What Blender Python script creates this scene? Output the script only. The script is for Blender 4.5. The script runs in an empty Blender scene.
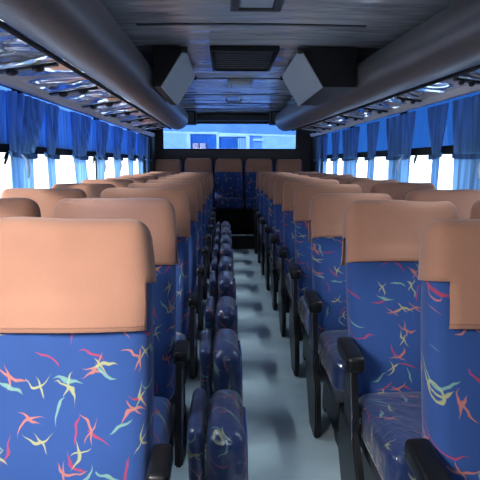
import bpy, bmesh, math, random
from mathutils import Vector, Matrix, noise
random.seed(4)
sc = bpy.context.scene
COL = sc.collection
PI = math.pi
EYE = 1.28                      # camera height above the aisle floor

# ------------------------------------------------------------------ materials
def new_mat(name):
    m = bpy.data.materials.new(name); m.use_nodes = True
    nt = m.node_tree; nt.nodes.clear()
    out = nt.nodes.new('ShaderNodeOutputMaterial')
    return m, nt, out

class N:
    """tiny node helper"""
    def __init__(s, nt): s.nt = nt
    def node(s, t, **kw):
        n = s.nt.nodes.new(t)
        for k, v in kw.items(): setattr(n, k, v)
        return n
    def link(s, a, b): s.nt.links.new(a, b)
    def setin(s, sock, v):
        if hasattr(v, 'is_output') or isinstance(v, bpy.types.NodeSocket): s.link(v, sock)
        else: sock.default_value = v
    def math(s, op, a, b=0.0, c=None, clamp=False):
        n = s.node('ShaderNodeMath', operation=op, use_clamp=clamp)
        s.setin(n.inputs[0], a); s.setin(n.inputs[1], b)
        if c is not None: s.setin(n.inputs[2], c)
        return n.outputs[0]
    def vmath(s, op, a, b=(0, 0, 0)):
        n = s.node('ShaderNodeVectorMath', operation=op)
        s.setin(n.inputs[0], a); s.setin(n.inputs[1], b)
        return n.outputs[0]
    def mix(s, f, a, b):
        n = s.node('ShaderNodeMix', data_type='RGBA')
        s.setin(n.inputs['Factor'], f)
        s.setin(n.inputs[6], a); s.setin(n.inputs[7], b)
        return n.outputs[2]
    def noise(s, vec, scale, detail=3, rough=.5):
        n = s.node('ShaderNodeTexNoise')
        if vec is not None: s.link(vec, n.inputs['Vector'])
        n.inputs['Scale'].default_value = scale; n.inputs['Detail'].default_value = detail
        n.inputs['Roughness'].default_value = rough
        return n
    def bump(s, h, strength=.3, dist=.01):
        n = s.node('ShaderNodeBump'); s.link(h, n.inputs['Height'])
        n.inputs['Strength'].default_value = strength; n.inputs['Distance'].default_value = dist
        return n.outputs[0]

def rgba(c): return (c[0], c[1], c[2], 1)

def principled(name, col, rough=.6, metal=0, spec=.5, var=.12, nscale=6, bump=.0, bscale=60, coat=0, stretch=(1, 1, 1), sheen=0):
    m, nt, out = new_mat(name); h = N(nt)
    b = h.node('ShaderNodeBsdfPrincipled')
    tc = h.node('ShaderNodeTexCoord')
    vec = h.vmath('MULTIPLY', tc.outputs['Object'], stretch)
    nz = h.noise(vec, nscale, 4)
    dark = tuple(max(0, x * (1 - var * 2)) for x in col); lite = tuple(min(1, x * (1 + var * 2)) for x in col)
    c = h.mix(nz.outputs['Fac'], rgba(dark), rgba(lite))
    h.link(c, b.inputs['Base Color'])
    b.inputs['Roughness'].default_value = rough; b.inputs['Metallic'].default_value = metal
    b.inputs['Specular IOR Level'].default_value = spec
    b.inputs['Coat Weight'].default_value = coat; b.inputs['Coat Roughness'].default_value = .08
    b.inputs['Sheen Weight'].default_value = sheen
    if bump:
        nb = h.noise(vec, bscale, 3)
        h.link(h.bump(nb.outputs['Fac'], bump, .01), b.inputs['Normal'])
    h.link(b.outputs[0], out.inputs[0])
    return m

def fabric_pattern(name, base=(.0195, .060, .215), coat=0.0, scale=1.0, dim=1.0):
    """blue moquette with scattered coloured squiggles"""
    m, nt, out = new_mat(name); h = N(nt)
    b = h.node('ShaderNodeBsdfPrincipled')
    tc = h.node('ShaderNodeTexCoord'); oi = h.node('ShaderNodeObjectInfo')
    sep = h.node('ShaderNodeSeparateXYZ'); h.link(tc.outputs['Object'], sep.inputs[0])
    u = h.math('ADD', sep.outputs[0], h.math('MULTIPLY', sep.outputs[1], .75))
    v = h.math('SUBTRACT', sep.outputs[2], h.math('MULTIPLY', sep.outputs[1], .8))
    cmb = h.node('ShaderNodeCombineXYZ')
    h.link(h.math('ADD', u, h.math('MULTIPLY', oi.outputs['Random'], 37.0)), cmb.inputs[0])
    h.link(h.math('ADD', v, h.math('MULTIPLY', oi.outputs['Random'], 11.0)), cmb.inputs[1])
    P = cmb.outputs[0]
    nw = h.noise(P, 26, 1)
    warp = h.vmath('MULTIPLY', h.vmath('SUBTRACT', nw.outputs['Color'], (.5, .5, .5)), (.028, .028, 0))
    P = h.vmath('ADD', P, warp)
    nz = h.noise(P, 5, 3)
    col = h.mix(nz.outputs['Fac'], rgba(tuple(x * .8 for x in base)), rgba(tuple(min(1, x * 1.2) for x in base)))
    layers = [((.42, .030, .045), 9.5, (0, 0, 0), .34, 1.0, 1), ((.52, .17, .08), 8.6, (3.3, 7.1, 0), .34, -1.6, 2),
              ((.42, .42, .14), 9.2, (13.1, 2.7, 0), .32, 2.2, 3), ((.20, .38, .28), 8.0, (5.7, 17.9, 0), .28, -1.1, 4)]
    for (c, s, off, L, k, sd) in layers:
        vec = h.vmath('ADD', h.vmath('MULTIPLY', P, (s * scale * 1.0,) * 3), off)
        vo = h.node('ShaderNodeTexVoronoi', voronoi_dimensions='2D', feature='F1')
        vo.inputs['Scale'].default_value = 1; vo.inputs['Randomness'].default_value = .8
        h.link(vec, vo.inputs['Vector'])
        loc = h.vmath('SUBTRACT', vec, vo.outputs['Position'])
        rs = h.node('ShaderNodeSeparateColor'); h.link(vo.outputs['Color'], rs.inputs[0])
        rot = h.node('ShaderNodeVectorRotate', rotation_type='Z_AXIS')
        h.link(loc, rot.inputs['Vector']); h.link(h.math('MULTIPLY', rs.outputs[0], 6.283), rot.inputs['Angle'])
        sp = h.node('ShaderNodeSeparateXYZ'); h.link(rot.outputs[0], sp.inputs[0])
        x, y = sp.outputs[0], sp.outputs[1]
        x2 = h.math('MULTIPLY', x, x)
        kk = h.math('MULTIPLY', k, h.math('ADD', .25, rs.outputs[1]))
        d = h.math('ABSOLUTE', h.math('ADD', y, h.math('MULTIPLY', x2, kk)))
        w = h.math('MULTIPLY', .036, h.math('SUBTRACT', 1.0, h.math('DIVIDE', x2, L * L)))
        mk = h.math('MULTIPLY', h.math('SUBTRACT', w, d), 60.0, clamp=True)
        if sd in (2, 3):       # a crossing arm
            x_s = h.math('ADD', x, .06)
            d2 = h.math('ABSOLUTE', h.math('ADD', x_s, h.math('MULTIPLY', y, .55)))
            w2 = h.math('MULTIPLY', .030, h.math('SUBTRACT', 1.0, h.math('DIVIDE', h.math('MULTIPLY', y, y), .055)))
            mk2 = h.math('MULTIPLY', h.math('SUBTRACT', w2, d2), 60.0, clamp=True)
            mk = h.math('MAXIMUM', mk, mk2)
        keep = h.math('GREATER_THAN', rs.outputs[2], .27)
        mk = h.math('MULTIPLY', mk, keep)
        mk = h.math('MULTIPLY', mk, .45 if coat else .68)
        col = h.mix(mk, col, rgba(c))
    if dim != 1.0:
        col = h.mix(1.0 - dim, col, (0, 0, 0, 1))
    h.link(col, b.inputs['Base Color'])
    b.inputs['Roughness'].default_value = .8; b.inputs['Sheen Weight'].default_value = .15
    b.inputs['Specular IOR Level'].default_value = .25
    weave = h.noise(tc.outputs['Object'], 420, 1)
    bm_ = h.bump(weave.outputs['Fac'], .15, .002)
    if coat:
        b.inputs['Coat Weight'].default_value = coat; b.inputs['Coat Roughness'].default_value = .07
        wr = h.noise(tc.outputs['Object'], 13, 2); wr.inputs['Distortion'].default_value = .8
        h.link(h.bump(wr.outputs['Fac'], .55, .02), b.inputs['Coat Normal'])
        b.inputs['Roughness'].default_value = .5
    h.link(bm_, b.inputs['Normal'])
    h.link(b.outputs[0], out.inputs[0])
    return m

def cloth_mat(name, col, transl):
    m, nt, out = new_mat(name); h = N(nt)
    tc = h.node('ShaderNodeTexCoord')
    nz = h.noise(h.vmath('MULTIPLY', tc.outputs['Object'], (1, 3.2, .12)), 9, 3)
    k = h.math('MULTIPLY', h.math('SUBTRACT', nz.outputs['Fac'], .3), 2.5, clamp=True)
    c = h.mix(k, rgba(tuple(x * .5 for x in col)), rgba(tuple(min(1, x * 1.4) for x in col)))  # fold shading painted into the colour as vertical light and dark bands
    d = h.node('ShaderNodeBsdfDiffuse'); t = h.node('ShaderNodeBsdfTranslucent')
    h.link(c, d.inputs[0]); h.link(c, t.inputs[0])
    mx = h.node('ShaderNodeMixShader'); mx.inputs[0].default_value = transl
    h.link(d.outputs[0], mx.inputs[1]); h.link(t.outputs[0], mx.inputs[2])
    h.link(mx.outputs[0], out.inputs[0])
    return m

def glass_mat(name, tint, refl=.06):
    m, nt, out = new_mat(name); h = N(nt)
    tc = h.node('ShaderNodeTexCoord'); nz = h.noise(tc.outputs['Object'], 1.7, 2)
    c = h.mix(nz.outputs['Fac'], rgba(tuple(x * .9 for x in tint)), rgba(tuple(min(1, x * 1.1) for x in tint)))
    t = h.node('ShaderNodeBsdfTransparent'); h.link(c, t.inputs[0])
    g = h.node('ShaderNodeBsdfGlossy'); g.inputs['Roughness'].default_value = .03
    mx = h.node('ShaderNodeMixShader'); mx.inputs[0].default_value = refl
    h.link(t.outputs[0], mx.inputs[1]); h.link(g.outputs[0], mx.inputs[2])
    h.link(mx.outputs[0], out.inputs[0])
    return m

M = {}
M['fabric'] = fabric_pattern('seat_moquette')
M['fabric_wrapped'] = fabric_pattern('seat_moquette_in_plastic', base=(.010, .024, .095), coat=.95)
M['cover'] = principled('tan_cover_cloth', (.325, .162, .108), .85, var=.07, nscale=9, bump=.25, bscale=260, sheen=.2, spec=.2)
M['piping'] = principled('seat_piping', (.03, .07, .26), .6)
M['black'] = principled('black_plastic', (.006, .0065, .008), .35, spec=.3, bump=.05, bscale=200)
M['black_soft'] = principled('black_vinyl', (.007, .0075, .009), .6, spec=.2)
M['chrome'] = principled('chromed_steel', (.62, .66, .7), .2, metal=1, var=.05)
M['shellgrey'] = principled('seat_shell', (.03, .035, .05), .6)
M['floor'] = principled('floor_vinyl', (.43, .54, .59), .36, var=.10, nscale=7, bump=.06, bscale=120, spec=.5)
M['riser'] = principled('black_rubber', (.012, .012, .014), .6)
M['strip'] = principled('aluminium_strip', (.55, .6, .62), .35, metal=.9, var=.08)
M['wall'] = principled('wall_panel', (.05, .055, .065), .6)
M['wall_dark'] = principled('rear_wall_vinyl', (.012, .013, .018), .5)
M['bolster'] = principled('grey_padded_vinyl', (.105, .094, .094), .38, var=.06, nscale=4, bump=.12, bscale=90, spec=.5)
M['rail'] = principled('curtain_rail', (.62, .58, .57), .45, metal=.1, var=.05)
M['hatch'] = principled('dark_grille', (.035, .037, .04), .55, bump=.3, bscale=140)
M['fixture'] = principled('fixture_grey', (.30, .32, .34), .35, var=.05)
M['diffuser'] = principled('lamp_diffuser', (.50, .55, .6), .25, var=.05)
M['ductgrey'] = principled('duct_side_vinyl', (.36, .38, .38), .5, var=.06, nscale=30, bump=.3, bscale=120)
M['curtain'] = cloth_mat('blue_curtain', (.18, .37, .65), .5)
M['curtain_lite'] = cloth_mat('blue_curtain_thin', (.18, .36, .62), .55)
M['strap'] = principled('curtain_tie', (.55, .65, .78), .7)
M['glass'] = glass_mat('clear_pane', (.97, .99, 1.0), .03)
M['glass_blue'] = glass_mat('blue_tinted_pane', (.08, .19, .37), .05)
M['glass_light'] = glass_mat('lightly_tinted_pane', (.22, .36, .62), .05)
M['glass_rear'] = glass_mat('rear_pane', (.38, .50, .64), .04)
M['busbody'] = principled('parked_bus_paint', (.22, .38, .80), .35, var=.12, nscale=2)
M['busframe'] = principled('parked_bus_white', (.85, .92, 1.0), .4, var=.03)
M['busglass'] = principled('parked_bus_glass', (.05, .17, .50), .15, var=.3, nscale=2)
M['buspale'] = principled('parked_bus_shutter', (.55, .70, 1.0), .5, var=.08)
M['pink'] = principled('parked_bus_seat', (.80, .50, .55), .8)
M['asphalt'] = principled('asphalt', (.88, .88, .88), .9)

def ceiling_mat():
    m, nt, out = new_mat('ceiling_sheet'); h = N(nt)
    b = h.node('ShaderNodeBsdfPrincipled'); tc = h.node('ShaderNodeTexCoord')
    vec = h.vmath('MULTIPLY', tc.outputs['Object'], (.9, 3.2, 1))
    nz = h.noise(vec, 1.4, 4, .6)
    c = h.mix(nz.outputs['Fac'], (.45, .47, .49, 1), (.92, .94, .95, 1))  # pale and dark cross streaks in the colour imitate reflections
    h.link(c, b.inputs['Base Color'])
    vec2 = h.vmath('MULTIPLY', tc.outputs['Object'], (.7, 2.2, 1))
    n2 = h.noise(vec2, 2.0, 3)
    b.inputs['Roughness'].default_value = .16; b.inputs['Specular IOR Level'].default_value = .9
    b.inputs['Metallic'].default_value = .35
    h.link(h.bump(n2.outputs['Fac'], .5, .08), b.inputs['Normal'])
    h.link(b.outputs[0], out.inputs[0]); return m
M['ceiling'] = ceiling_mat()

def shiny_panel():
    m, nt, out = new_mat('shiny_underside'); h = N(nt)
    b = h.node('ShaderNodeBsdfPrincipled'); tc = h.node('ShaderNodeTexCoord')
    b.inputs['Base Color'].default_value = (.85, .88, .93, 1)
    b.inputs['Metallic'].default_value = .75; b.inputs['Roughness'].default_value = .08
    n2 = h.noise(tc.outputs['Object'], 3.0, 1); n2.inputs['Distortion'].default_value = .3
    h.link(h.bump(n2.outputs['Fac'], 1.0, .13), b.inputs['Normal'])
    h.link(b.outputs[0], out.inputs[0]); return m
M['shiny'] = shiny_panel()

# ------------------------------------------------------------------ mesh helpers
def link_bm(name, bm, mat, parent=None, loc=None, smooth=True):
    me = bpy.data.meshes.new(name)
    bmesh.ops.recalc_face_normals(bm, faces=bm.faces)
    if smooth:
        for f in bm.faces: f.smooth = True
        for e in bm.edges:
            if len(e.link_faces) == 2 and e.calc_face_angle(0) > .7: e.smooth = False
    bm.to_mesh(me); bm.free()
    me.materials.append(mat)
    o = bpy.data.objects.new(name, me); COL.objects.link(o)
    if parent: o.parent = parent
    if loc: o.location = loc
    return o

def empty(name, loc=(0, 0, 0)):
    o = bpy.data.objects.new(name, None); COL.objects.link(o); o.location = loc
    o.empty_display_size = .05
    return o

def tag(o, label=None, cat=None, group=None, kind=None):
    if label: o['label'] = label
    if cat: o['category'] = cat
    if group: o['group'] = group
    if kind: o['kind'] = kind
    return o

def ticks(h, r, n, c=3):
    """sample positions from -h to h, dense in the rounded corners"""
    s = []
    for i in range(c + 1):
        s.append(-h + r * (1 - math.cos(i / c * PI / 2)) * 1.0)
    inner = [(-h + r) + (2 * (h - r)) * i / n for i in range(1, n)]
    t = s + inner + [-v for v in reversed(s)]
    out = []
    for v in t:
        if not out or v - out[-1] > 1e-5: out.append(v)
    return out

def rounded_grid(bm, size, r, n=(6, 2, 6), fn=None, center=(0, 0, 0), c=3, skip=None):
    """rounded box with an evenly gridded surface; fn(p) deforms the points, skip(center) drops faces"""
    hx, hy, hz = size[0] / 2, size[1] / 2, size[2] / 2
    X, Y, Z = ticks(hx, r, n[0], c), ticks(hy, r, n[1], c), ticks(hz, r, n[2], c)
    cache = {}
    C = Vector(center)
    def vert(x, y, z):
        k = (round(x, 5), round(y, 5), round(z, 5))
        if k in cache: return cache[k]
        p = Vector((x, y, z))
        q = Vector((max(-(hx - r), min(hx - r, x)), max(-(hy - r), min(hy - r, y)), max(-(hz - r), min(hz - r, z))))
        d = p - q
        if d.length > 1e-7: p = q + d.normalized() * r
        p = p + C
        if fn: p = Vector(fn(p))
        cache[k] = bm.verts.new(p); return cache[k]
    def face(a, b, cc, d):
        cen = (Vector(a) + Vector(b) + Vector(cc) + Vector(d)) / 4 + C
        if skip and skip(cen): return
        vs = []
        for q in (a, b, cc, d):
            vv = vert(*q)
            if vv not in vs: vs.append(vv)
        if len(vs) >= 3:
            try: bm.faces.new(vs)
            except ValueError: pass
    for A, B, mk in ((X, Y, lambda a, b, s: (a, b, s * hz)), (X, Z, lambda a, b, s: (a, s * hy, b)), (Y, Z, lambda a, b, s: (s * hx, a, b))):
        for i in range(len(A) - 1):
            for j in range(len(B) - 1):
                for s in (-1, 1):
                    face(mk(A[i], B[j], s), mk(A[i + 1], B[j], s), mk(A[i + 1], B[j + 1], s), mk(A[i], B[j + 1], s))
    return bm

def bev_box(bm, x0, x1, y0, y1, z0, z1, r=.006, seg=2, mat=None):
    b2 = bmesh.new()
    bmesh.ops.create_cube(b2, size=1)
    for v in b2.verts:
        v.co = Vector(((x0 + x1) / 2 + v.co.x * (x1 - x0), (y0 + y1) / 2 + v.co.y * (y1 - y0), (z0 + z1) / 2 + v.co.z * (z1 - z0)))
    if r > 0:
        r = min(r, .45 * min(abs(x1 - x0), abs(y1 - y0), abs(z1 - z0)))
        bmesh.ops.bevel(b2, geom=list(b2.edges), offset=r, segments=seg, affect='EDGES', profile=.5)
    if mat is not None: bmesh.ops.transform(b2, matrix=mat, verts=b2.verts)
    me = bpy.data.meshes.new('tmp'); b2.to_mesh(me); b2.free()
    bm.from_mesh(me); bpy.data.meshes.remove(me)
    return bm

def hexa(bm, pts):
    """8 corners: four of the bottom ring then four of the top ring"""
    v = [bm.verts.new(p) for p in pts]
    for f in ((0, 1, 2, 3), (4, 5, 6, 7), (0, 1, 5, 4), (1, 2, 6, 5), (2, 3, 7, 6), (3, 0, 4, 7)):
        bm.faces.new([v[i] for i in f])
    return bm

def prism(bm, poly, axis0, axis1, mapfn):
    """extrude the 2-D poly between two parameters; mapfn(a, b, t) -> point"""
    A = [bm.verts.new(mapfn(a, b, axis0)) for a, b in poly]
    B = [bm.verts.new(mapfn(a, b, axis1)) for a, b in poly]
    n = len(poly)
    bm.faces.new(A); bm.faces.new(list(reversed(B)))
    for i in range(n):
        bm.faces.new((A[i], A[(i + 1) % n], B[(i + 1) % n], B[i]))
    return bm

def tube(bm, pts, r, n=10):
    rings = []
    for i, p in enumerate(pts):
        p = Vector(p)
        a = Vector(pts[max(0, i - 1)]); b = Vector(pts[min(len(pts) - 1, i + 1)])
        t = (b - a).normalized()
        up = Vector((1, 0, 0)) if abs(t.x) < .9 else Vector((0, 1, 0))
        u = t.cross(up).normalized(); w = t.cross(u)
        rr = r[i] if isinstance(r, (list, tuple)) else r
        rings.append([bm.verts.new(p + rr * (math.cos(2 * PI * k / n) * u + math.sin(2 * PI * k / n) * w)) for k in range(n)])
    for a, b in zip(rings, rings[1:]):
        for k in range(n):
            bm.faces.new((a[k], a[(k + 1) % n], b[(k + 1) % n], b[k]))
    bm.faces.new(rings[0]); bm.faces.new(list(reversed(rings[-1])))
    return bm

# ------------------------------------------------------------------ the shell
XL = -1.215
def XR(y): return 1.50 - .013 * (y - 2)
def wx(side, y, d=0.0):
    """x of the side wall at depth y, moved d towards the aisle"""
    return XL + d if side < 0 else XR(y) - d
def wall_slab(bm, side, y0, y1, z0, z1, d0, d1):
    return hexa(bm, [(wx(side, y0, d0), y0, z0), (wx(side, y1, d0), y1, z0), (wx(side, y1, d1), y1, z0), (wx(side, y0, d1), y0, z0),
                     (wx(side, y0, d0), y0, z1), (wx(side, y1, d0), y1, z1), (wx(side, y1, d1), y1, z1), (wx(side, y0, d1), y0, z1)])
Y0, YR = -1.8, 8.38
ZC = EYE + .75                   # ceiling
SILL, BAR0, BAR1, HEAD = .74, EYE + .058, EYE + .115, EYE + .46

def struct(name, bm, mat, parent=None, smooth=False):
    o = link_bm(name, bm, mat, parent, smooth=smooth)
    if not parent: o['kind'] = 'structure'
    return o

bm = bmesh.new(); hexa(bm, [(-1.2, Y0, -.06), (1.6, Y0, -.06), (1.6, 8.5, -.06), (-1.2, 8.5, -.06), (-1.2, Y0, 0), (1.6, Y0, 0), (1.6, 8.5, 0), (-1.2, 8.5, 0)])
struct('floor', bm, M['floor'])
# raised platform under the back bench with a pale nosing
STEP = 7.62
bm = bmesh.new(); hexa(bm, [(XL, STEP, 0.001), (XR(STEP), STEP, 0.001), (XR(YR), YR, 0.001), (XL, YR, 0.001), (XL, STEP, .21), (XR(STEP), STEP, .21), (XR(YR), YR, .21), (XL, YR, .21)])
struct('trim_1', bm, M['riser'])
bm = bmesh.new(); bev_box(bm, XL + .02, XR(STEP) - .02, STEP - .012, STEP + .035, .205, .222, .004)
struct('trim_2', bm, M['strip'])
bm = bmesh.new(); bev_box(bm, -.19, .43, STEP - .06, STEP - .012, 0, .008, .003)
struct('trim_3', bm, M['strip'])
# ceiling: slightly cambered sheet
bm = bmesh.new()
NX = 16
rows = []
for y in (Y0, 8.5):
    row = []
    for i in range(NX + 1):
        t = i / NX; x = -1.2 + 2.85 * t
        row.append(bm.verts.new((x, y, ZC + .03 * (1 - ((x - .14) / 1.4) ** 2))))
    rows.append(row)
tops = [[bm.verts.new((v.co.x, v.co.y, ZC + .09)) for v in r] for r in rows]
for i in range(NX):
    bm.faces.new((rows[0][i], rows[0][i + 1], rows[1][i + 1], rows[1][i]))
    bm.faces.new((tops[0][i], tops[0][i + 1], tops[1][i + 1], tops[1][i]))
struct('ceiling', bm, M['ceiling'], smooth=True)
for i, y in enumerate((3.05, 4.95, 6.1, 7.0)):
    bm = bmesh.new()
    poly = []
    for k in range(13):
        x = -.5 + 1.3 * k / 12; poly.append((x, ZC + .03 * (1 - ((x - .14) / 1.4) ** 2) - .006))
    for k in range(12, -1, -1):
        x = -.5 + 1.3 * k / 12; poly.append((x, ZC + .03 * (1 - ((x - .14) / 1.4) ** 2) + .004))
    prism(bm, poly, y, y + .028, lambda a, b, t: (a, t, b))
    struct('trim_%d' % (i + 4), bm, M['hatch'])

# rear wall with the window opening
RW = (-1.02, 1.15, EYE + .205, EYE + .64)
bm = bmesh.new()
for (a, b, c, d) in ((-1.25, 1.6, 0, RW[2]), (-1.25, 1.6, RW[3], ZC + .09), (-1.25, RW[0], RW[2], RW[3]), (RW[1], 1.6, RW[2], RW[3])):
    hexa(bm, [(a, YR, c), (b, YR, c), (b, YR + .1, c), (a, YR + .1, c), (a, YR, d), (b, YR, d), (b, YR + .1, d), (a, YR + .1, d)])
struct('wall_rear', bm, M['wall_dark'])
bm = bmesh.new()
for (a, b, c, d) in ((-1.25, 1.65, 0, 1.2), (-1.25, 1.65, 1.8, ZC + .09), (-1.25, -.75, 1.2, 1.8), (1.05, 1.65, 1.2, 1.8)):
    hexa(bm, [(a, Y0 - .1, c), (b, Y0 - .1, c), (b, Y0, c), (a, Y0, c), (a, Y0 - .1, d), (b, Y0 - .1, d), (b, Y0, d), (a, Y0, d)])
struct('wall_front', bm, M['wall'])  # out of view; opening kept small to limit front light on the seats
bm = bmesh.new()
w = .022
for (a, b, c, d) in ((RW[0], RW[1], RW[2], RW[2] + w), (RW[0], RW[1], RW[3] - w, RW[3]), (RW[0], RW[0] + w, RW[2], RW[3]), (RW[1] - w, RW[1], RW[2], RW[3])):
    bev_box(bm, a, b, YR + .01, YR + .06, c, d, .004)
rw = struct('window_1', bm, M['black_soft'])
bm = bmesh.new(); bev_box(bm, RW[0] + .01, RW[1] - .01, YR + .03, YR + .036, RW[2] + .01, RW[3] - .01, 0)
struct('pane', bm, M['glass_rear'], rw)
# dark header across the top of the rear window and the rear corner posts
bm = bmesh.new(); bev_box(bm, -.5, .78, YR - .14, YR - .003, EYE + .655, ZC + .01, .02)
struct('trim_8', bm, M['wall_dark'])

# side walls: below the windows, above the windows, posts
for side, nm in ((-1, 'left'), (1, 'right')):
    bm = bmesh.new()
    wall_slab(bm, side, Y0, YR, 0, SILL, -.06, 0)
    wall_slab(bm, side, Y0, YR, HEAD, ZC + .09, -.06, 0)
    wall_slab(bm, side, 7.75, YR, SILL, HEAD, -.06, 0)
    wall_slab(bm, side, Y0, 1.3, SILL, HEAD, -.06, 0)  # unseen solid stretch ahead of the first row, added to cut side light
    struct('wall_' + nm, bm, M['wall'])
    bm = bmesh.new(); wall_slab(bm, side, 7.98, YR, .72, HEAD + .0, .002, .10 if side < 0 else .05)
    struct('trim_%d' % (9 if side < 0 else 10), bm, M['wall_dark'])

PILL = {-1: [1.3, 3.2, 5.10, 6.8, 7.72], 1: [1.3, 3.0, 4.40, 6.1, 7.72]}
wn = 2
for side in (-1, 1):
    P = PILL[side]
    for a, b in zip(P, P[1:]):
        bm = bmesh.new(); t = .025
        wall_slab(bm, side, a, a + t, SILL, HEAD, -.05, -.005); wall_slab(bm, side, b - t, b, SILL, HEAD, -.05, -.005)
        wall_slab(bm, side, a + t, b - t, SILL, SILL + .03, -.05, -.005); wall_slab(bm, side, a + t, b - t, HEAD - .03, HEAD, -.05, -.005)
        wall_slab(bm, side, a + t, b - t, BAR0, BAR1, -.055, .004)
        wd = struct('window_%d' % wn, bm, M['black_soft']); wn += 1
        bm = bmesh.new(); wall_slab(bm, side, a + t, b - t, SILL + .03, BAR0, -.034, -.030)
        struct('lower_pane', bm, M['glass'], wd)
        bm = bmesh.new(); wall_slab(bm, side, a + t, b - t, BAR1, HEAD - .03, -.034, -.030)
        struct('upper_pane', bm, M['glass_blue'] if side > 0 else M['glass_light'], wd)
        if b > 2.2:
            yl = b - .42 if side > 0 else b - .3
            bm = bmesh.new()
            x = wx(side, yl, .012)
            mt = Matrix.Translation((x, yl, BAR0 - .025)) @ Matrix.Rotation(math.radians(-50 * side), 4, 'X')
            bev_box(bm, -.006, .006, -.05, .05, -.006, .006, .003, mat=mt)
            bev_box(bm, -.010, .006, -.02, .02, -.010, .012, .003, mat=mt)
            struct('latch', bm, M['black'], wd)

# ------------------------------------------------------------------ luggage racks
ZB, RB = EYE + .58, .15
def bol_x(side, y): return -.64 if side < 0 else 1.04 + .055 * (3.5 - y)
ZU = EYE + .425
def make_rack(side, yend, label):
    rt = empty('luggage_rack', (bol_x(side, 3), 3, ZU)); tag(rt, label, 'luggage rack', 'overhead luggage racks')
    inv = Matrix.Translation(Vector((-bol_x(side, 3), -3, -ZU)))
    def add(nm, bm, mat):
        bmesh.ops.transform(bm, matrix=inv, verts=bm.verts)
        return link_bm(nm, bm, mat, rt)
    bm = bmesh.new(); n = 40
    ys = [Y0 + (yend - Y0) * i / 24 for i in range(25)]
    rs = [RB] * 25
    for k, f in ((.03, .985), (.06, .93), (.085, .82), (.10, .60), (.105, .3), (.106, .02)):
        ys.append(yend + k); rs.append(RB * f)
    rings = []
    for y, r in zip(ys, rs):
        xc = bol_x(side, y)
        rings.append([bm.verts.new((xc + r * math.cos(2 * PI * k / n), y, ZB + r * .98 * math.sin(2 * PI * k / n))) for k in range(n)])
    for a, b in zip(rings, rings[1:]):
        for k in range(n): bm.faces.new((a[k], a[(k + 1) % n], b[(k + 1) % n], b[k]))
    bm.faces.new(rings[0]); bm.faces.new(rings[-1])
    add('padded_edge', bm, M['bolster'])
    # shiny underside between wall and padded edge
    bm = bmesh.new(); NU, NY = 8, 90
    g = []
    ye = yend + .1
    for j in range(NY + 1):
        y = Y0 + (ye - Y0) * j / NY
        xa, xb = wx(side, y, .115), bol_x(side, y) + side * .02
        row = []
        for i in range(NU + 1):
            t = i / NU
            z = ZU - .005 + .06 * t + .006 * math.sin(PI * t) + .007 * math.sin(2 * PI * y / .72) * math.sin(PI * t)
            row.append(bm.verts.new((xa + (xb - xa) * t, y, z)))
        g.append(row)
    for j in range(NY):
        for i in range(NU): bm.faces.new((g[j][i], g[j][i + 1], g[j + 1][i + 1], g[j + 1][i]))
    u = add('underside_panel', bm, M['shiny'])
    # thin bright lip beside the padded edge
    bm = bmesh.new()
    for (a, b) in zip(ys[:25], ys[1:25]):
        pass
    tube(bm, [(bol_x(side, y) + side * .085, y, ZB - RB * .83 - .012) for y in ys[:25]], .011, 8)
    add('lip', bm, M['black_soft'])
    bm = bmesh.new()
    hexa(bm, [(wx(side, Y0, .095), Y0, ZU - .035), (wx(side, 7.95, .095), 7.95, ZU - .035), (wx(side, 7.95, .13), 7.95, ZU - .035), (wx(side, Y0, .13), Y0, ZU - .035),
              (wx(side, Y0, .095), Y0, ZU + .012), (wx(side, 7.95, .095), 7.95, ZU + .012), (wx(side, 7.95, .145), 7.95, ZU + .012), (wx(side, Y0, .145), Y0, ZU + .012)])
    add('curtain_rail', bm, M['rail'])
    # solid shelf behind the padded edge, closing the gap to the wall
    bm = bmesh.new()
    hexa(bm, [(wx(side, Y0, .002), Y0, ZU + .012), (wx(side, ye, .002), ye, ZU + .012), (bol_x(side, ye), ye, ZU + .10), (bol_x(side, Y0), Y0, ZU + .10),
              (wx(side, Y0, .002), Y0, ZU + .035), (wx(side, ye, .002), ye, ZU + .035), (bol_x(side, ye), ye, ZU + .12), (bol_x(side, Y0), Y0, ZU + .12)])
    add('shelf', bm, M['wall'])
    return rt
make_rack(-1, 6.95, 'padded grey overhead luggage rack on the window side left of the aisle')
make_rack(1, 7.25, 'padded grey overhead luggage rack on the window side right of the aisle')

ORD = ['first', 'second', 'third', 'fourth', 'fifth', 'sixth', 'seventh', 'eighth', 'ninth', 'tenth', 'eleventh', 'twelfth']
# reading-light panels under the racks
def make_light_panel():
    rt = empty('vent_panel')
    bm = bmesh.new(); bev_box(bm, -.16, .16, -.024, .024, -.020, .0, .007, 3)
    link_bm('housing', bm, M['black'], rt)
    bm = bmesh.new(); bev_box(bm, -.165, .165, -.030, -.023, -.010, .0, .002)
    link_bm('edge_strip', bm, M['chrome'], rt)
    for s in (-.07, .06):
        bm = bmesh.new()
        bmesh.ops.create_uvsphere(bm, u_segments=14, v_segments=8, radius=.032)
        for v in bm.verts: v.co = Vector((v.co.x + s, v.co.y, v.co.z * .6 - .02))
        link_bm('lamp', bm, M['black'], rt)
    return rt

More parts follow.
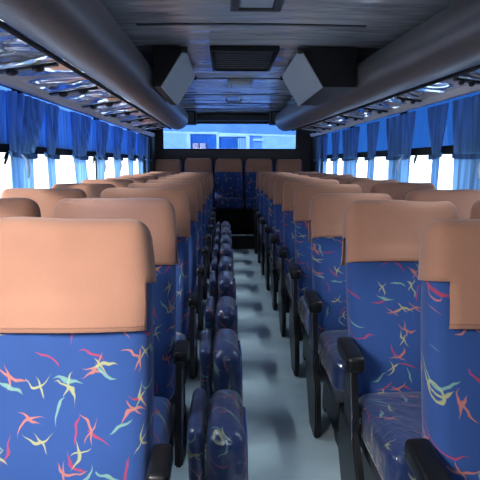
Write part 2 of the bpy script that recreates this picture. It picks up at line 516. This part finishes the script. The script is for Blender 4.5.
def copy_tree(o, parent=None):
    c = o.copy(); COL.objects.link(c)
    if parent: c.parent = parent
    for ch in o.children: copy_tree(ch, c)
    return c
bpy.context.view_layer.update()
lp = make_light_panel(); used = False
for side in (-1, 1):
    k = 0
    for y in [1.72, 2.45, 3.2, 3.9, 4.6, 5.3, 6.0, 6.6] if side < 0 else [2.75, 3.55, 4.25, 4.95, 5.65, 6.35, 6.95]:
        o = lp if not used else copy_tree(lp); used = True
        xa, xb = wx(side, y, .15), bol_x(side, y) + side * .11
        o.location = ((xa + xb) / 2, y, ZU + .012); o.rotation_euler.y = side * math.atan(.06 / .44)
        o.scale = (abs(xb - xa) / .33 * .95, 1, 1)
        tag(o, 'black vent and lamp bar under the rack %s of aisle, %s from the front' % ('left' if side < 0 else 'right', ORD[k]), 'vent', 'vent and lamp bars under the luggage racks')
        k += 1

# ------------------------------------------------------------------ curtains
CT = ZU - .038
def curtain(side, yt0, yt1, ym0, ym1, yb0, yb1, zb, n, amp, mat, d=.05, name='curtain', tie=True, seed=0, ztie=BAR0 - .01, tail=False):
    """gathered panel: spans yt at the rail, ym at the tie, yb at the hem"""
    rnd = random.Random(seed)
    ph = rnd.random() * 6
    cy, cx, = (ym0 + ym1) / 2, wx(side, (ym0 + ym1) / 2, d)
    rt = None
    bm = bmesh.new(); NU, NV = max(24, n * 10), 22
    g = []
    for j in range(NV + 1):
        t = j / NV; z = CT + (zb - CT) * t
        if z > ztie:
            f = (CT - z) / (CT - ztie); f = f ** 1.25
            a, b = yt0 + (ym0 - yt0) * f, yt1 + (ym1 - yt1) * f
            am = amp * (1 - .25 * f)
        else:
            f = (ztie - z) / max(1e-4, ztie - zb); f2 = min(1, f * 1.6)
            a, b = ym0 + (yb0 - ym0) * f2, ym1 + (yb1 - ym1) * f2
            am = amp * (.7 + .25 * f)
        row = []
        for i in range(NU + 1):
            s = i / NU
            y = a + (b - a) * s
            w = math.cos(2 * PI * n * s + ph + .9 * math.sin(3.1 * s + seed)) + .35 * math.cos(4.3 * PI * n * s * .5 + ph * 2 + t * 1.3)
            y += .15 * (b - a) / max(1, n) * math.sin(2 * PI * n * s + ph)
            dd = d + am * .75 * (w + .9) * .5
            row.append(bm.verts.new((wx(side, y, dd) - cx, y - cy, z - ztie)))
        g.append(row)
    for j in range(NV):
        for i in range(NU): bm.faces.new((g[j][i], g[j][i + 1], g[j + 1][i + 1], g[j + 1][i]))
    o = link_bm(name, bm, mat, None, (cx, cy, ztie))
    sol = None
    if tie:
        bm = bmesh.new()
        hw = (ym1 - ym0) / 2
        sgn = -side
        pts = []
        for k in range(17):
            a = 2 * PI * k / 16
            pts.append((sgn * (amp * .55 + (amp * .95 + .006) * math.cos(a)) , (hw + .012) * math.sin(a), -.012 * math.cos(a)))
        for dz in (-.008, 0, .008):
            tube(bm, [(p[0], p[1], p[2] + dz) for p in pts], .007, 6)
        link_bm('tie_band', bm, mat, o)
        if tail:
            bm = bmesh.new()
            dy = -hw * .9
            tube(bm, [(sgn * (amp * 1.2 + .01), dy, .0), (sgn * (amp * 1.4 + .02), dy + .03, -.03), (sgn * (amp * 1.3 + .015), dy + .07, -.08), (sgn * (amp * 1.2 + .01), dy + .08, -.13)], [.005, .008, .010, .007], 8)
            link_bm('tie_end', bm, M['strap'], o)
    return o

# y spans (top0, top1, tie0, tie1, hem0, hem1)
LEFT = [(2.50, 2.98, 2.50, 2.76, 2.50, 2.72, 5, .040, True), (3.02, 3.24, 3.00, 3.13, 3.02, 3.14, 3, .032, False), (3.50, 3.98, 3.52, 3.78, 3.58, 3.86, 5, .036, False),
        (4.14, 4.60, 4.14, 4.40, 4.14, 4.34, 4, .035, True), (4.85, 5.25, 4.80, 5.06, 4.84, 5.00, 4, .032, True), (5.5, 5.95, 5.5, 5.75, 5.5, 5.7, 4, .035, False),
        (6.1, 6.5, 6.1, 6.35, 6.1, 6.3, 4, .035, False), (6.65, 7.2, 6.7, 7.15, 6.7, 7.1, 5, .035, False)]
for i, (a, b, c, d, e, f, n, am, tl) in enumerate(LEFT):
    a, b, c, d, e, f = [min(7.95, v * 1.145) for v in (a, b, c, d, e, f)]
    o = curtain(-1, a, b, c, d, e, f, .80, n, am, M['curtain'], seed=i + 1, tail=tl, d=.042)
    tag(o, 'gathered blue curtain at the windows left of the aisle, %s from the front' % ORD[i], 'curtain', 'gathered blue curtains')
RIGHT = [(2.62, 3.20, 2.66, 3.16, 2.66, 3.14, 7, .045, True), (3.30, 3.64, 3.42, 3.52, 3.44, 3.54, 4, .030, False), (3.86, 4.52, 3.94, 4.44, 3.94, 4.42, 7, .042, True),
         (4.80, 5.16, 4.90, 5.08, 4.92, 5.10, 3, .034, False), (5.42, 6.1, 5.5, 6.05, 5.5, 6.05, 7, .042, False), (6.3, 6.75, 6.36, 6.66, 6.4, 6.6, 4, .035, False),
         (7.0, 7.3, 7.05, 7.25, 7.1, 7.25, 3, .03, False), (7.45, 7.98, 7.5, 7.95, 7.5, 7.95, 6, .04, False)]
for i, (a, b, c, d, e, f, n, am, tl) in enumerate(RIGHT):
    a, b, c, d, e, f = [min(7.96, v * 1.025) for v in (a, b, c, d, e, f)]
    o = curtain(1, a, b, c, d, e, f, .80, n, am, M['curtain'], seed=i + 21, tail=tl, d=.022)
    tag(o, 'gathered blue curtain at the windows right of the aisle, %s from the front' % ORD[i], 'curtain', 'gathered blue curtains')
# short curtains spread across the upper panes, left side
SP = [(1.5, 3.0), (3.0, 3.5), (3.5, 4.2), (4.2, 4.9), (4.9, 5.65), (5.65, 6.4), (6.4, 7.1), (7.1, 7.7)]
for i, (a, b) in enumerate(SP):
    a, b = a + .012, b - .012
    o = curtain(-1, a, b, a, b, a, b, BAR1 - .012, max(4, int((b - a) / .06)), .034, M['curtain_lite'], d=.003, name='short_curtain', tie=False, seed=50 + i, ztie=BAR1 - .01)
    tag(o, 'short blue curtain spread over an upper pane left of aisle, %s from the front' % ORD[i], 'curtain', 'short blue curtains over the upper panes')

# ------------------------------------------------------------------ ceiling equipment
def duct(side, label):
    xt, xb = (-.27, -.43) if side < 0 else (.50, .655)
    y0, y1 = 3.56, 4.68
    rt = empty('air_duct_box', (xt, y0, ZC)); tag(rt, label, 'air duct', 'air ducts between ceiling and luggage racks')
    inv = Matrix.Translation((-xt, -y0, -ZC))
    zb = EYE + .505
    xo0, xo1 = bol_x(side, y0) - side * .160, bol_x(side, y1) - side * .160
    bm = bmesh.new()
    hexa(bm, [(xb, y0, zb), (xb, y1, zb), (xo1, y1, zb), (xo0, y0, zb), (xt, y0, ZC + .01), (xt, y1, ZC + .01), (xo1, y1, ZC + .01), (xo0, y0, ZC + .01)])
    bmesh.ops.transform(bm, matrix=inv, verts=bm.verts)
    link_bm('body', bm, M['black_soft'], rt, smooth=False)
    # pale sloped panel facing the aisle
    bm = bmesh.new(); e = -side * .008
    nrm = e
    hexa(bm, [(xb, y0 - .006, zb - .002), (xb, y1, zb - .002), (xb + nrm, y1, zb - .004), (xb + nrm, y0 - .006, zb - .004),
              (xt, y0 - .006, ZC), (xt, y1, ZC), (xt + nrm, y1, ZC - .002), (xt + nrm, y0 - .006, ZC - .002)])
    bmesh.ops.transform(bm, matrix=inv, verts=bm.verts)
    link_bm('side_panel', bm, M['ductgrey'], rt, smooth=False)
    bm = bmesh.new()
    for yy in (y0, y1):
        bev_box(bm, xt - .02, xt + .02, yy - .02, yy + .02, ZC - .03, ZC + .005, .004)
    bmesh.ops.transform(bm, matrix=inv, verts=bm.verts)
    link_bm('bracket', bm, M['black'], rt)
duct(-1, 'black air duct with pale sloped panel beside the left luggage rack')
duct(1, 'black air duct with pale sloped panel beside the right luggage rack')

def ceil_z(x): return ZC + .03 * (1 - ((x - .14) / 1.4) ** 2)
rt = empty('roof_hatch', (.13, 3.6, ceil_z(.13))); tag(rt, 'dark rectangular roof grille between the two air ducts', 'roof grille')
bm = bmesh.new()
for (a, b, c, d) in ((-.235, .235, 0, .03), (-.235, .235, .77, .80), (-.235, -.205, .03, .77), (.205, .235, .03, .77)):
    bev_box(bm, a, b, c, d, -.035, .0, .004)
link_bm('frame', bm, M['black_soft'], rt)
bm = bmesh.new(); bev_box(bm, -.205, .205, .03, .77, -.022, -.004, .003)
for k in range(9): bev_box(bm, -.2, .2, .07 + k * .08, .085 + k * .08, -.028, -.02, .002)
link_bm('grille_panel', bm, M['hatch'], rt)

rt = empty('ceiling_light', (.15, 2.02, ceil_z(.15))); tag(rt, 'long grey ceiling light ahead of the roof grille', 'ceiling light')
bm = bmesh.new()
for (a, b, c, d) in ((-.125, .125, 0, .03), (-.125, .125, .64, .67), (-.125, -.085, .03, .64), (.085, .125, .03, .64)):
    bev_box(bm, a, b, c, d, -.04, 0, .006)
link_bm('frame', bm, M['hatch'], rt)
bm = bmesh.new(); bev_box(bm, -.085, .085, .03, .64, -.03, -.004, .008)
link_bm('diffuser', bm, M['diffuser'], rt)

rt = empty('dome_light', (.14, 4.98, ceil_z(.14))); tag(rt, 'small square bluish dome light behind the roof grille', 'ceiling light')
bm = bmesh.new(); bev_box(bm, -.12, .12, 0, .45, -.02, 0, .006)
link_bm('frame', bm, M['fixture'], rt)
bm = bmesh.new(); bev_box(bm, -.085, .085, .06, .38, -.034, -.018, .010, 3)
link_bm('lens', bm, M['diffuser'], rt)

rt = empty('grab_handle', (.10, 6.45, ceil_z(.1))); tag(rt, 'small dark handle frame on the ceiling near the rear window', 'handle')
bm = bmesh.new()
tube(bm, [(-.09, 0, 0), (-.09, 0, -.03), (-.08, 0, -.045), (.08, 0, -.045), (.09, 0, -.03), (.09, 0, 0)], .009, 8)
link_bm('grip', bm, M['hatch'], rt)
bm = bmesh.new()
for s in (-.09, .09): bev_box(bm, s - .018, s + .018, -.02, .02, -.01, .002, .003)
link_bm('foot_plate', bm, M['fixture'], rt)

for side, lab in ((-1, 'black box in the rear ceiling corner beyond the left rack'), (1, 'black box in the rear ceiling corner beyond the right rack')):
    x = -.56 if side < 0 else .78
    rt = empty('corner_speaker', (x, 7.62, ZC - .09)); tag(rt, lab, 'speaker', 'black boxes in the rear ceiling corners')
    bm = bmesh.new(); bev_box(bm, -.13, .13, 0, .30, -.10, .085, .015, 3); link_bm('housing', bm, M['black_soft'], rt)
    bm = bmesh.new(); bev_box(bm, -.10, .10, -.006, .002, -.075, .06, .004); link_bm('front_grille', bm, M['hatch'], rt)

# ------------------------------------------------------------------ seats
SW = .435
def back_shape(w, L, t, z0=0.0):
    """deform for a seat back standing on z0: slim waist, softly domed front"""
    def fn(p):
        x, y, z = p
        s = (z - z0) / L
        k = 1 + .03 * math.sin(PI * min(1, max(0, s))) - .05 * max(0, s - .80) / .20
        x2 = x * k
        if y < 0:
            bul = .014 * (1 - (2 * x / w) ** 2) * (1 if s < .75 else .6)
            lumbar = .02 * math.exp(-((s - .22) / .18) ** 2)
            y = y - bul - lumbar
        else:
            y = y - .012 * max(0, s - .6)
        return (x2, y, z)
    return fn

def make_backrest(L, w=SW, t=.10, r=.038):
    bm = bmesh.new()
    rounded_grid(bm, (w, t, L), r, (8, 2, 10), back_shape(w, L, t, 0), (0, t / 2 * 0, L / 2))
    return bm

def build_cover(L, drop, w=SW, t=.10, seed=0, side_drop=.15, r=.045, inset=-.03):
    e = .011
    base = back_shape(w, L, t, 0)
    sd = Vector((seed * 3.7 + .5, seed * 1.3, seed * .77))
    top = L + e
    hz = drop            # half height of the virtual box: it reaches below the hem and the rest is cut away
    flap = w / 2 + e - max(inset, 0) - (0 if inset < -.005 else .006)
    def skip(c):
        if c.z < top - drop: return True
        if c.z < top - side_drop:
            if abs(c.y) > t / 2 + e - .001: return abs(c.x) > flap
            return not (inset < 0 and abs(c.y) > t / 2 + e + inset)
        return False
    def fn(p):
        q = Vector(base(p))
        hem = min(1.2, max(0, (top - q.z) / drop))
        nz = noise.noise(Vector((q.x * 7, q.y * 7, q.z * 9)) + sd) * .008 + noise.noise(Vector((q.x * 24, q.y * 9, q.z * 6)) + sd) * .003
        d = Vector((q.x * .5, q.y * 1.4, 0))
        if d.length > 0: d.normalize()
        q += d * (nz * (.3 + hem))
        if q.y < 0: q.y -= .005 * hem
        if q.z < top - drop + .016: q += d * .0035
        if q.z > L - .05: q.z += noise.noise(Vector((q.x * 7, 1.0, 2.0)) + sd) * .008
        return q
    bm = bmesh.new()
    rounded_grid(bm, (w + 2 * e, t + 2 * e, 2 * hz + .02), r, (14, 3, 30), fn, (0, 0, top - hz - .01), c=4, skip=skip)
    return bm

def cushion_bm(w=SW, dpt=.44, th=.15, zt=.45, r=.045):
    bm = bmesh.new()
    def fn(p):
        x, y, z = p
        if z > zt - th / 2:
            z += .012 * (1 - (2 * x / w) ** 2) + .01 * (1 if y < -.25 else 0) * ((-.25 - y) / .2 if y < -.25 else 0)
        return (x, y, z)
    rounded_grid(bm, (w, dpt, th), r, (6, 6, 2), fn, (0, -dpt / 2 + .03, zt - th / 2))
    return bm

BL = .74      # back length above its hinge
HZ = .41      # hinge height
def make_seat(seed, wrapped=False, arm=None, longarm=False, drop=.25, inset=-.03):
    """seat facing the front of the bus (-y); arm = side of the aisle armrest"""
    rt = empty('bus_seat')
    b = link_bm('backrest', make_backrest(BL), M['fabric'], rt, (0, .05, HZ))
    cv = link_bm('headrest_cover', build_cover(BL, drop, seed=seed, inset=inset), M['cover'], b)
    sol = cv.modifiers.new('cloth', 'SOLIDIFY'); sol.thickness = .004; sol.offset = -1
    link_bm('cushion', cushion_bm(), M['fabric_wrapped'] if wrapped else M['fabric'], rt)
    bm = bmesh.new()
    bev_box(bm, -SW / 2 + .02, SW / 2 - .02, -.36, .04, .24, .305, .012)
    bev_box(bm, -SW / 2 + .03, SW / 2 - .03, -.02, .10, .26, .44, .012)
    link_bm('seat_frame', bm, M['shellgrey'], rt)
    for s in (-1, 1):
        bm = bmesh.new()
        prism(bm, [(-.30, 0), (-.24, 0), (-.20, .03), (.02, .03), (.04, 0), (.10, 0), (.07, .25), (-.31, .25)], s * .15 - .018, s * .15 + .018, lambda a, c, t: (t, a, c))
        link_bm('leg', bm, M['black'], rt)
    if arm:
        x = arm * (SW / 2 + .033)
        pad = bmesh.new()
        ln = .34 if longarm else (.20 if arm < 0 else .13)
        zA = .615
        def padfn(p):
            return (p.x, p.y, p.z - .10 * (max(0, -p.y) / .34) ** 2 * (1 if longarm else .3))
        rounded_grid(pad, (.060 if arm < 0 else .048, ln, .058 if arm < 0 else .05), .014, (2, 6, 2), padfn, (0, -ln / 2, 0))
        a = link_bm('armrest', pad, M['black'], rt, (x, .075, zA))
        # post and side plate down to the seat frame
        bm = bmesh.new()
        prism(bm, [(-.165, -.01), (-.075, -.01), (-.085, -.14), (-.09, -.30), (-.22, -.30), (-.185, -.14)], -.013, .013, lambda p, q, t: (t, p, q))
        bmesh.ops.bevel(bm, geom=list(bm.edges), offset=.004, segments=2, affect='EDGES')
        link_bm('post', bm, M['black'], a)
        bm = bmesh.new()
        tube(bm, [(arm * .012, -.165, -.03), (arm * .012, -.180, -.12), (arm * .012, -.200, -.20), (arm * .012, -.218, -.28)], .0035, 8)
        link_bm('chrome_strip', bm, M['chrome'], a)
        bm = bmesh.new()
        if arm < 0:
            poly = [(-.02, -.24), (-.19, -.22), (-.30, -.36), (-.33, -.54), (-.30, -.615), (-.16, -.615), (-.08, -.50), (.0, -.40)]
        else:
            poly = [(-.05, -.20), (-.20, -.22), (-.24, -.34), (-.10, -.38), (-.02, -.34)]
        prism(bm, poly, -.014, .014, lambda p, q, t: (t, p, q))
        bmesh.ops.bevel(bm, geom=list(bm.edges), offset=.006, segments=2, affect='EDGES')
        link_bm('side_plate', bm, M['black'], a)
    return rt

def set_recline(root, deg, extra=0):
    for ch in root.children:
        if ch.name.startswith('backrest'):
            ch.rotation_euler.x = -math.radians(deg); ch.rotation_euler.y = math.radians(extra)

def stitched_cover(zh):
    m = M['cover'].copy(); m.name = 'tan_cover_cloth_with_stitched_hem'
    nt = m.node_tree; h = N(nt)
    b = [n for n in nt.nodes if n.type == 'BSDF_PRINCIPLED'][0]
    src = b.inputs['Base Color'].links[0].from_socket
    tc = h.node('ShaderNodeTexCoord'); sp = h.node('ShaderNodeSeparateXYZ'); h.link(tc.outputs['Object'], sp.inputs[0])
    d = h.math('ABSOLUTE', h.math('SUBTRACT', sp.outputs[2], zh + .014))
    mk = h.math('MULTIPLY', h.math('LESS_THAN', d, .0016), .45)
    h.link(h.mix(mk, src, (.12, .05, .03, 1)), b.inputs['Base Color'])
    return m
proto = {'LW': make_seat(1), 'LA': make_seat(2, arm=1), 'RA': make_seat(3, wrapped=True, arm=-1), 'RW': make_seat(4)}
near_l = make_seat(7, arm=1, drop=.262, inset=-.001)
near_r = make_seat(8, wrapped=True, arm=-1, longarm=True, drop=.262, inset=.034)
bpy.context.view_layer.update()
for o in (near_l, near_r):
    for ch in o.children_recursive:
        if ch.name.startswith('headrest_cover'): ch.data.materials[0] = M.setdefault('stitched', stitched_cover(BL + .011 - .262))
# a few differently creased covers to give each copy its own cloth
covers = [build_cover(BL, .25 + .006 * (i % 3), seed=20 + i) for i in range(8)]
cmesh = []
for b in covers:
    o = link_bm('cover_source', b, M['cover']); cmesh.append(o.data); bpy.data.objects.remove(o)

PX = {'LW': -.912, 'LA': -.412, 'RA': .674, 'RW': 1.156}
first_used = {k: False for k in proto}
ROWY = [1.045 + .71 * k for k in range(10)]
REC = {'LW': [0, 12, 9, 11, 9, 12, 10, 9, 11, 10], 'LA': [10, 10, 9, 10, 11, 10, 9, 10, 10, 10],
       'RA': [10, 18, 22, 14, 11, 12, 10, 12, 10, 11], 'RW': [0, 11, 14, 9, 10, 12, 9, 10, 11, 10]}
side_txt = {'L': 'left', 'R': 'right'}
for k in range(10):
    for key in ('LW', 'LA', 'RA', 'RW'):
        if k == 0 and key[1] == 'W': continue          # outside the frame
        if k == 0:
            o = near_l if key == 'LA' else near_r
        elif not first_used[key]:
            o = proto[key]; first_used[key] = True
        else:
            o = copy_tree(proto[key])
            for ch in o.children:
                for g in ch.children:
                    if g.name.startswith('headrest_cover'): g.data = cmesh[(k * 3 + ord(key[0]) + ord(key[1])) % len(cmesh)]
        o.location = (PX[key] + ({'L': .014, 'R': .022}[key[0]] if k == 0 else (.014 if k == 1 and key == 'RA' else 0)), ROWY[k], 0)
        o.rotation_euler.z = math.radians(random.uniform(-.6, .6)) if k else 0
        if key[1] == 'W': o.scale.x = .94
        set_recline(o, REC[key][k] + (random.uniform(-.8, .8) if k else 0))
        lab = 'blue patterned bus seat with tan cover, %s of the aisle, %s, %s row' % (side_txt[key[0]], 'beside the aisle' if key[1] == 'A' else 'beside the window', ORD[k])
        tag(o, lab, 'bus seat', 'tan-covered blue bus seats in rows')

# back bench: five seats on the platform
def make_back_seat(seed):
    rt = empty('back_row_seat')
    L = .62
    b = link_bm('backrest', make_backrest(L, .44), M['fabric'], rt, (0, .05, .71))
    cv = link_bm('headrest_cover', build_cover(L, .22, w=.405, seed=seed, side_drop=.20), M['cover'], b, (0, -.004, .002))
    cv.scale = (.98, 1.12, 1)
    cv.modifiers.new('cloth', 'SOLIDIFY').thickness = .004
    link_bm('cushion', cushion_bm(.445, .36, .14, .73, .04), M['fabric'], rt)
    bm = bmesh.new(); bev_box(bm, -.215, .215, -.22, .06, .215, .58, .01)
    link_bm('base', bm, M['black_soft'], rt)
    return rt
bp = make_back_seat(31)
bpy.context.view_layer.update()
pos = ['against the left window wall', 'second from the left window', 'in the middle facing the aisle', 'second from the right window', 'against the right window wall']
for i, x in enumerate((-.905, -.43, .045, .52, .995)):
    o = bp if i == 0 else copy_tree(bp)
    o.location = (x, 8.06, .0 if i in (0, 4) else (.018 if i == 1 else .008))
    set_recline(o, 9)
    tag(o, 'blue back-row seat with tan headrest cover, %s' % pos[i], 'bus seat', 'five seats of the back row')

# folding aisle seats on the left
def make_jump_seat():
    rt = empty('folding_aisle_seat')
    def crown(zc, top, c):
        def fn(p):
            x, y, z = p
            s = (z - zc) / (top - zc)
            if s > 0: x = c + (x - c) * (1 - .10 * s * s)
            return (x + .004 * math.sin(9 * z + 4 * y), y, z + .012 * (1 - ((y - .19) / .19) ** 2) * max(0, s))
        return fn
    bm = bmesh.new()
    rounded_grid(bm, (.135, .36, .35), .055, (3, 6, 7), crown(.26, .44, 0), (0, .18, .265), c=5)
    c = link_bm('cushion', bm, M['fabric_wrapped'], rt)
    bm = bmesh.new()
    def ridge(z0, r):
        pts = []
        for k in range(33):
            a = 2 * PI * k / 32
            pts.append((.0, .18 + .140 * math.copysign(abs(math.cos(a)) ** .5, math.cos(a)),   .265 + .135 * math.copysign(abs(math.sin(a)) ** .5, math.sin(a))))
        return pts
    tube(bm, [(p[0] + .0635, p[1], p[2]) for p in ridge(0, 0)], .005, 6)
    link_bm('piping', bm, M['piping'], c)
    bm = bmesh.new()
    rounded_grid(bm, (.055, .34, .36), .026, (2, 5, 7), crown(.30, .48, -.100), (-.100, .20, .255), c=4)
    link_bm('folded_backrest', bm, M['fabric_wrapped'], rt)
    bm = bmesh.new()
    bev_box(bm, -.132, .05, .12, .26, .08, .14, .01)
    link_bm('hinge_bracket', bm, M['black'], rt)
    bm = bmesh.new(); tube(bm, [(-.10, .2, .10), (-.09, .2, .05), (-.085, .2, .0)], .016, 10)
    link_bm('leg', bm, M['black'], rt)
    return rt
js = make_jump_seat()
bpy.context.view_layer.update()
for k in range(9):
    o = js if k == 0 else copy_tree(js)
    o.location = (.0 + (.006 if k % 2 else 0) - .003 * k * .3, 1.50 + .705 * k, [0, .004, -.012, .008, -.004, .004, 0, .006, 0][k])
    o.rotation_euler.z = math.radians([0, 1.2, -.8, 1.0, -.5, .6, 0, .5, 0][k])
    tag(o, 'folded-up plastic-wrapped blue aisle seat at left of the aisle, %s from the front' % ORD[k], 'folding seat', 'folded aisle seats along the left rows')

# ------------------------------------------------------------------ outside
bm = bmesh.new(); hexa(bm, [(-40, -30, -1.25), (40, -30, -1.25), (40, 50, -1.25), (-40, 50, -1.25), (-40, -30, -1.15), (40, -30, -1.15), (40, 50, -1.15), (-40, 50, -1.15)])
struct('ground', bm, M['asphalt'])
YB = 11.6
def bx(px): return (px - 226) / 515 * YB
def bz(py): return EYE - (py - 163) / 515 * YB
rt = empty('parked_bus', (0, YB, -1.15)); tag(rt, 'pale blue parked bus with white window frames seen through the rear window', 'bus')
inv = Matrix.Translation((0, -YB, 1.15))
def badd(nm, bm, mat, smooth=False):
    bmesh.ops.transform(bm, matrix=inv, verts=bm.verts); return link_bm(nm, bm, mat, rt, smooth=smooth)
bm = bmesh.new(); bev_box(bm, -1.66, 1.80, YB, YB + 5.4, -.8, 2.35, .12, 3); badd('body', bm, M['busbody'], True)
bm = bmesh.new(); prism(bm, [(-1.6, 1.94), (1.75, 1.845), (1.75, 1.885), (-1.6, 1.98)], YB - .03, YB + .01, lambda a, b, t: (a, t, b)); badd('roof_gutter', bm, M['busframe'])
for (p0, p1, q0, q1, mt) in ((150, 188, 134, 160, 'buspale'), (192, 217, 135.5, 160, 'busglass'), (220, 246, 137.5, 160, 'busglass'), (262, 300, 137, 160, 'buspale')):
    bm = bmesh.new(); bev_box(bm, bx(p0), bx(p1), YB - .02, YB + .02, bz(q1), bz(q0), .01)
    f = badd('window', bm, M[mt])
bm = bmesh.new()
for (p0, p1, q0, q1) in ((188, 191.5, 134, 160), (217, 219.5, 135, 160), (246, 249.5, 137, 160), (190, 219, 133, 135), (218, 249, 135.5, 137.5), (253, 263, 139.5, 141.5)):
    bev_box(bm, bx(p0), bx(p1), YB - .05, YB, bz(q1), bz(q0), .008)
badd('window_frame', bm, M['busframe'])
bm = bmesh.new()
for k in range(5): bev_box(bm, bx(238 + k * 1.6), bx(239.2 + k * 1.6), YB - .035, YB - .01, bz(160), bz(139), .006)
badd('curtain', bm, M['buspale'])
for k, p in enumerate((196.5, 203.5)):
    bm = bmesh.new(); rounded_grid(bm, (.13, .05, .34), .024, (3, 2, 3), None, (bx(p), YB - .04, bz(146) - .12))
    badd('seat_head', bm, M['pink'])
for x in (-1.1, 1.25):
    bm = bmesh.new()
    ring = [(x + .46 * math.cos(2 * PI * k / 28), -.69 + .46 * math.sin(2 * PI * k / 28)) for k in range(28)]
    prism(bm, ring, YB - .06, YB + .2, lambda a, b, t: (a, t, b)); badd('wheel', bm, M['riser'])

# ------------------------------------------------------------------ light
w = bpy.data.worlds.new('overcast_sky'); sc.world = w; w.use_nodes = True
nt = w.node_tree; nt.nodes.clear(); h = N(nt)
tc = h.node('ShaderNodeTexCoord'); sp = h.node('ShaderNodeSeparateXYZ'); h.link(tc.outputs['Generated'], sp.inputs[0])
cr = h.node('ShaderNodeValToRGB'); h.link(h.math('ADD', h.math('MULTIPLY', sp.outputs[2], .5), .5), cr.inputs[0])
cr.color_ramp.elements[0].color = (.80, .88, 1.0, 1); cr.color_ramp.elements[0].position = .5
cr.color_ramp.elements[1].color = (.55, .74, 1.0, 1); cr.color_ramp.elements[1].position = .9
bg = h.node('ShaderNodeBackground'); h.link(cr.outputs[0], bg.inputs[0]); bg.inputs[1].default_value = 4.4
wo = h.node('ShaderNodeOutputWorld'); h.link(bg.outputs[0], wo.inputs[0])

sun = bpy.data.lights.new('sun', 'SUN'); sun.energy = 8.0; sun.angle = math.radians(6); sun.color = (1, .93, .82)
so = bpy.data.objects.new('sun', sun); COL.objects.link(so)
d = Vector((.75, .38, -.38))            # travelling direction: from the left and slightly ahead of the bus
so.rotation_euler = d.to_track_quat('-Z', 'Y').to_euler()

def portal(name, loc, rot, sx, sy):
    L = bpy.data.lights.new(name, 'AREA'); L.shape = 'RECTANGLE'; L.size = sx; L.size_y = sy
    L.cycles.is_portal = True
    o = bpy.data.objects.new(name, L); COL.objects.link(o); o.location = loc; o.rotation_euler = rot
    return o
zc = (SILL + HEAD) / 2
portal('left_window_portal', (XL - .07, 3.0, zc), (0, -PI / 2, 0), HEAD - SILL, 9.6)
portal('right_window_portal', (XR(3) + .09, 3.0, zc), (0, PI / 2, 0), HEAD - SILL, 9.6)
portal('rear_window_portal', (.06, YR + .12, EYE + .42), (-PI / 2, 0, 0), 2.2, .44)
portal('windscreen_portal', (.14, Y0 - .02, 1.5), (PI / 2, 0, 0), 1.8, .6)
def area(name, loc, target, sx, sy, e, col, spread=180):
    L = bpy.data.lights.new(name, 'AREA'); L.shape = 'RECTANGLE'; L.size = sx; L.size_y = sy; L.energy = e; L.color = col
    L.spread = math.radians(spread)
    o = bpy.data.objects.new(name, L); COL.objects.link(o); o.location = loc
    o.rotation_euler = (Vector(target) - Vector(loc)).to_track_quat('-Z', 'Y').to_euler()
    return o
# added fill light on the first row
area('first_row_fill_light', (-.85, .10, 1.60), (-.30, 1.1, .70), .5, .5, 19, (1, .97, .95), 95)
# added fill lights under both racks, brightening the aisle floor in stripes
for side in (-1, 1):
    x = bol_x(side, 4.5) + side * .13
    area('aisle_fill_light', (x, 4.3, ZU - .02), (.12, 4.3, 0), 6.2, .05, 5.6, (.80, .92, 1), 36)
# ------------------------------------------------------------------ camera
cam = bpy.data.cameras.new('camera'); cam.sensor_width = 36; cam.lens = 515 / 480 * 36; cam.clip_start = .02
co = bpy.data.objects.new('camera', cam); COL.objects.link(co)
co.location = (0, 0, EYE)
pitch = math.atan(77 / 515); yaw = math.atan(14 / 515)
co.rotation_euler = (PI / 2 - pitch, 0, -yaw)
sc.camera = co
sc.view_settings.view_transform = 'Standard'
sc.view_settings.look = 'None'
sc.view_settings.exposure = 0
sc.cycles.use_denoising = True
sc.cycles.max_bounces = 8
sc.cycles.transparent_max_bounces = 16
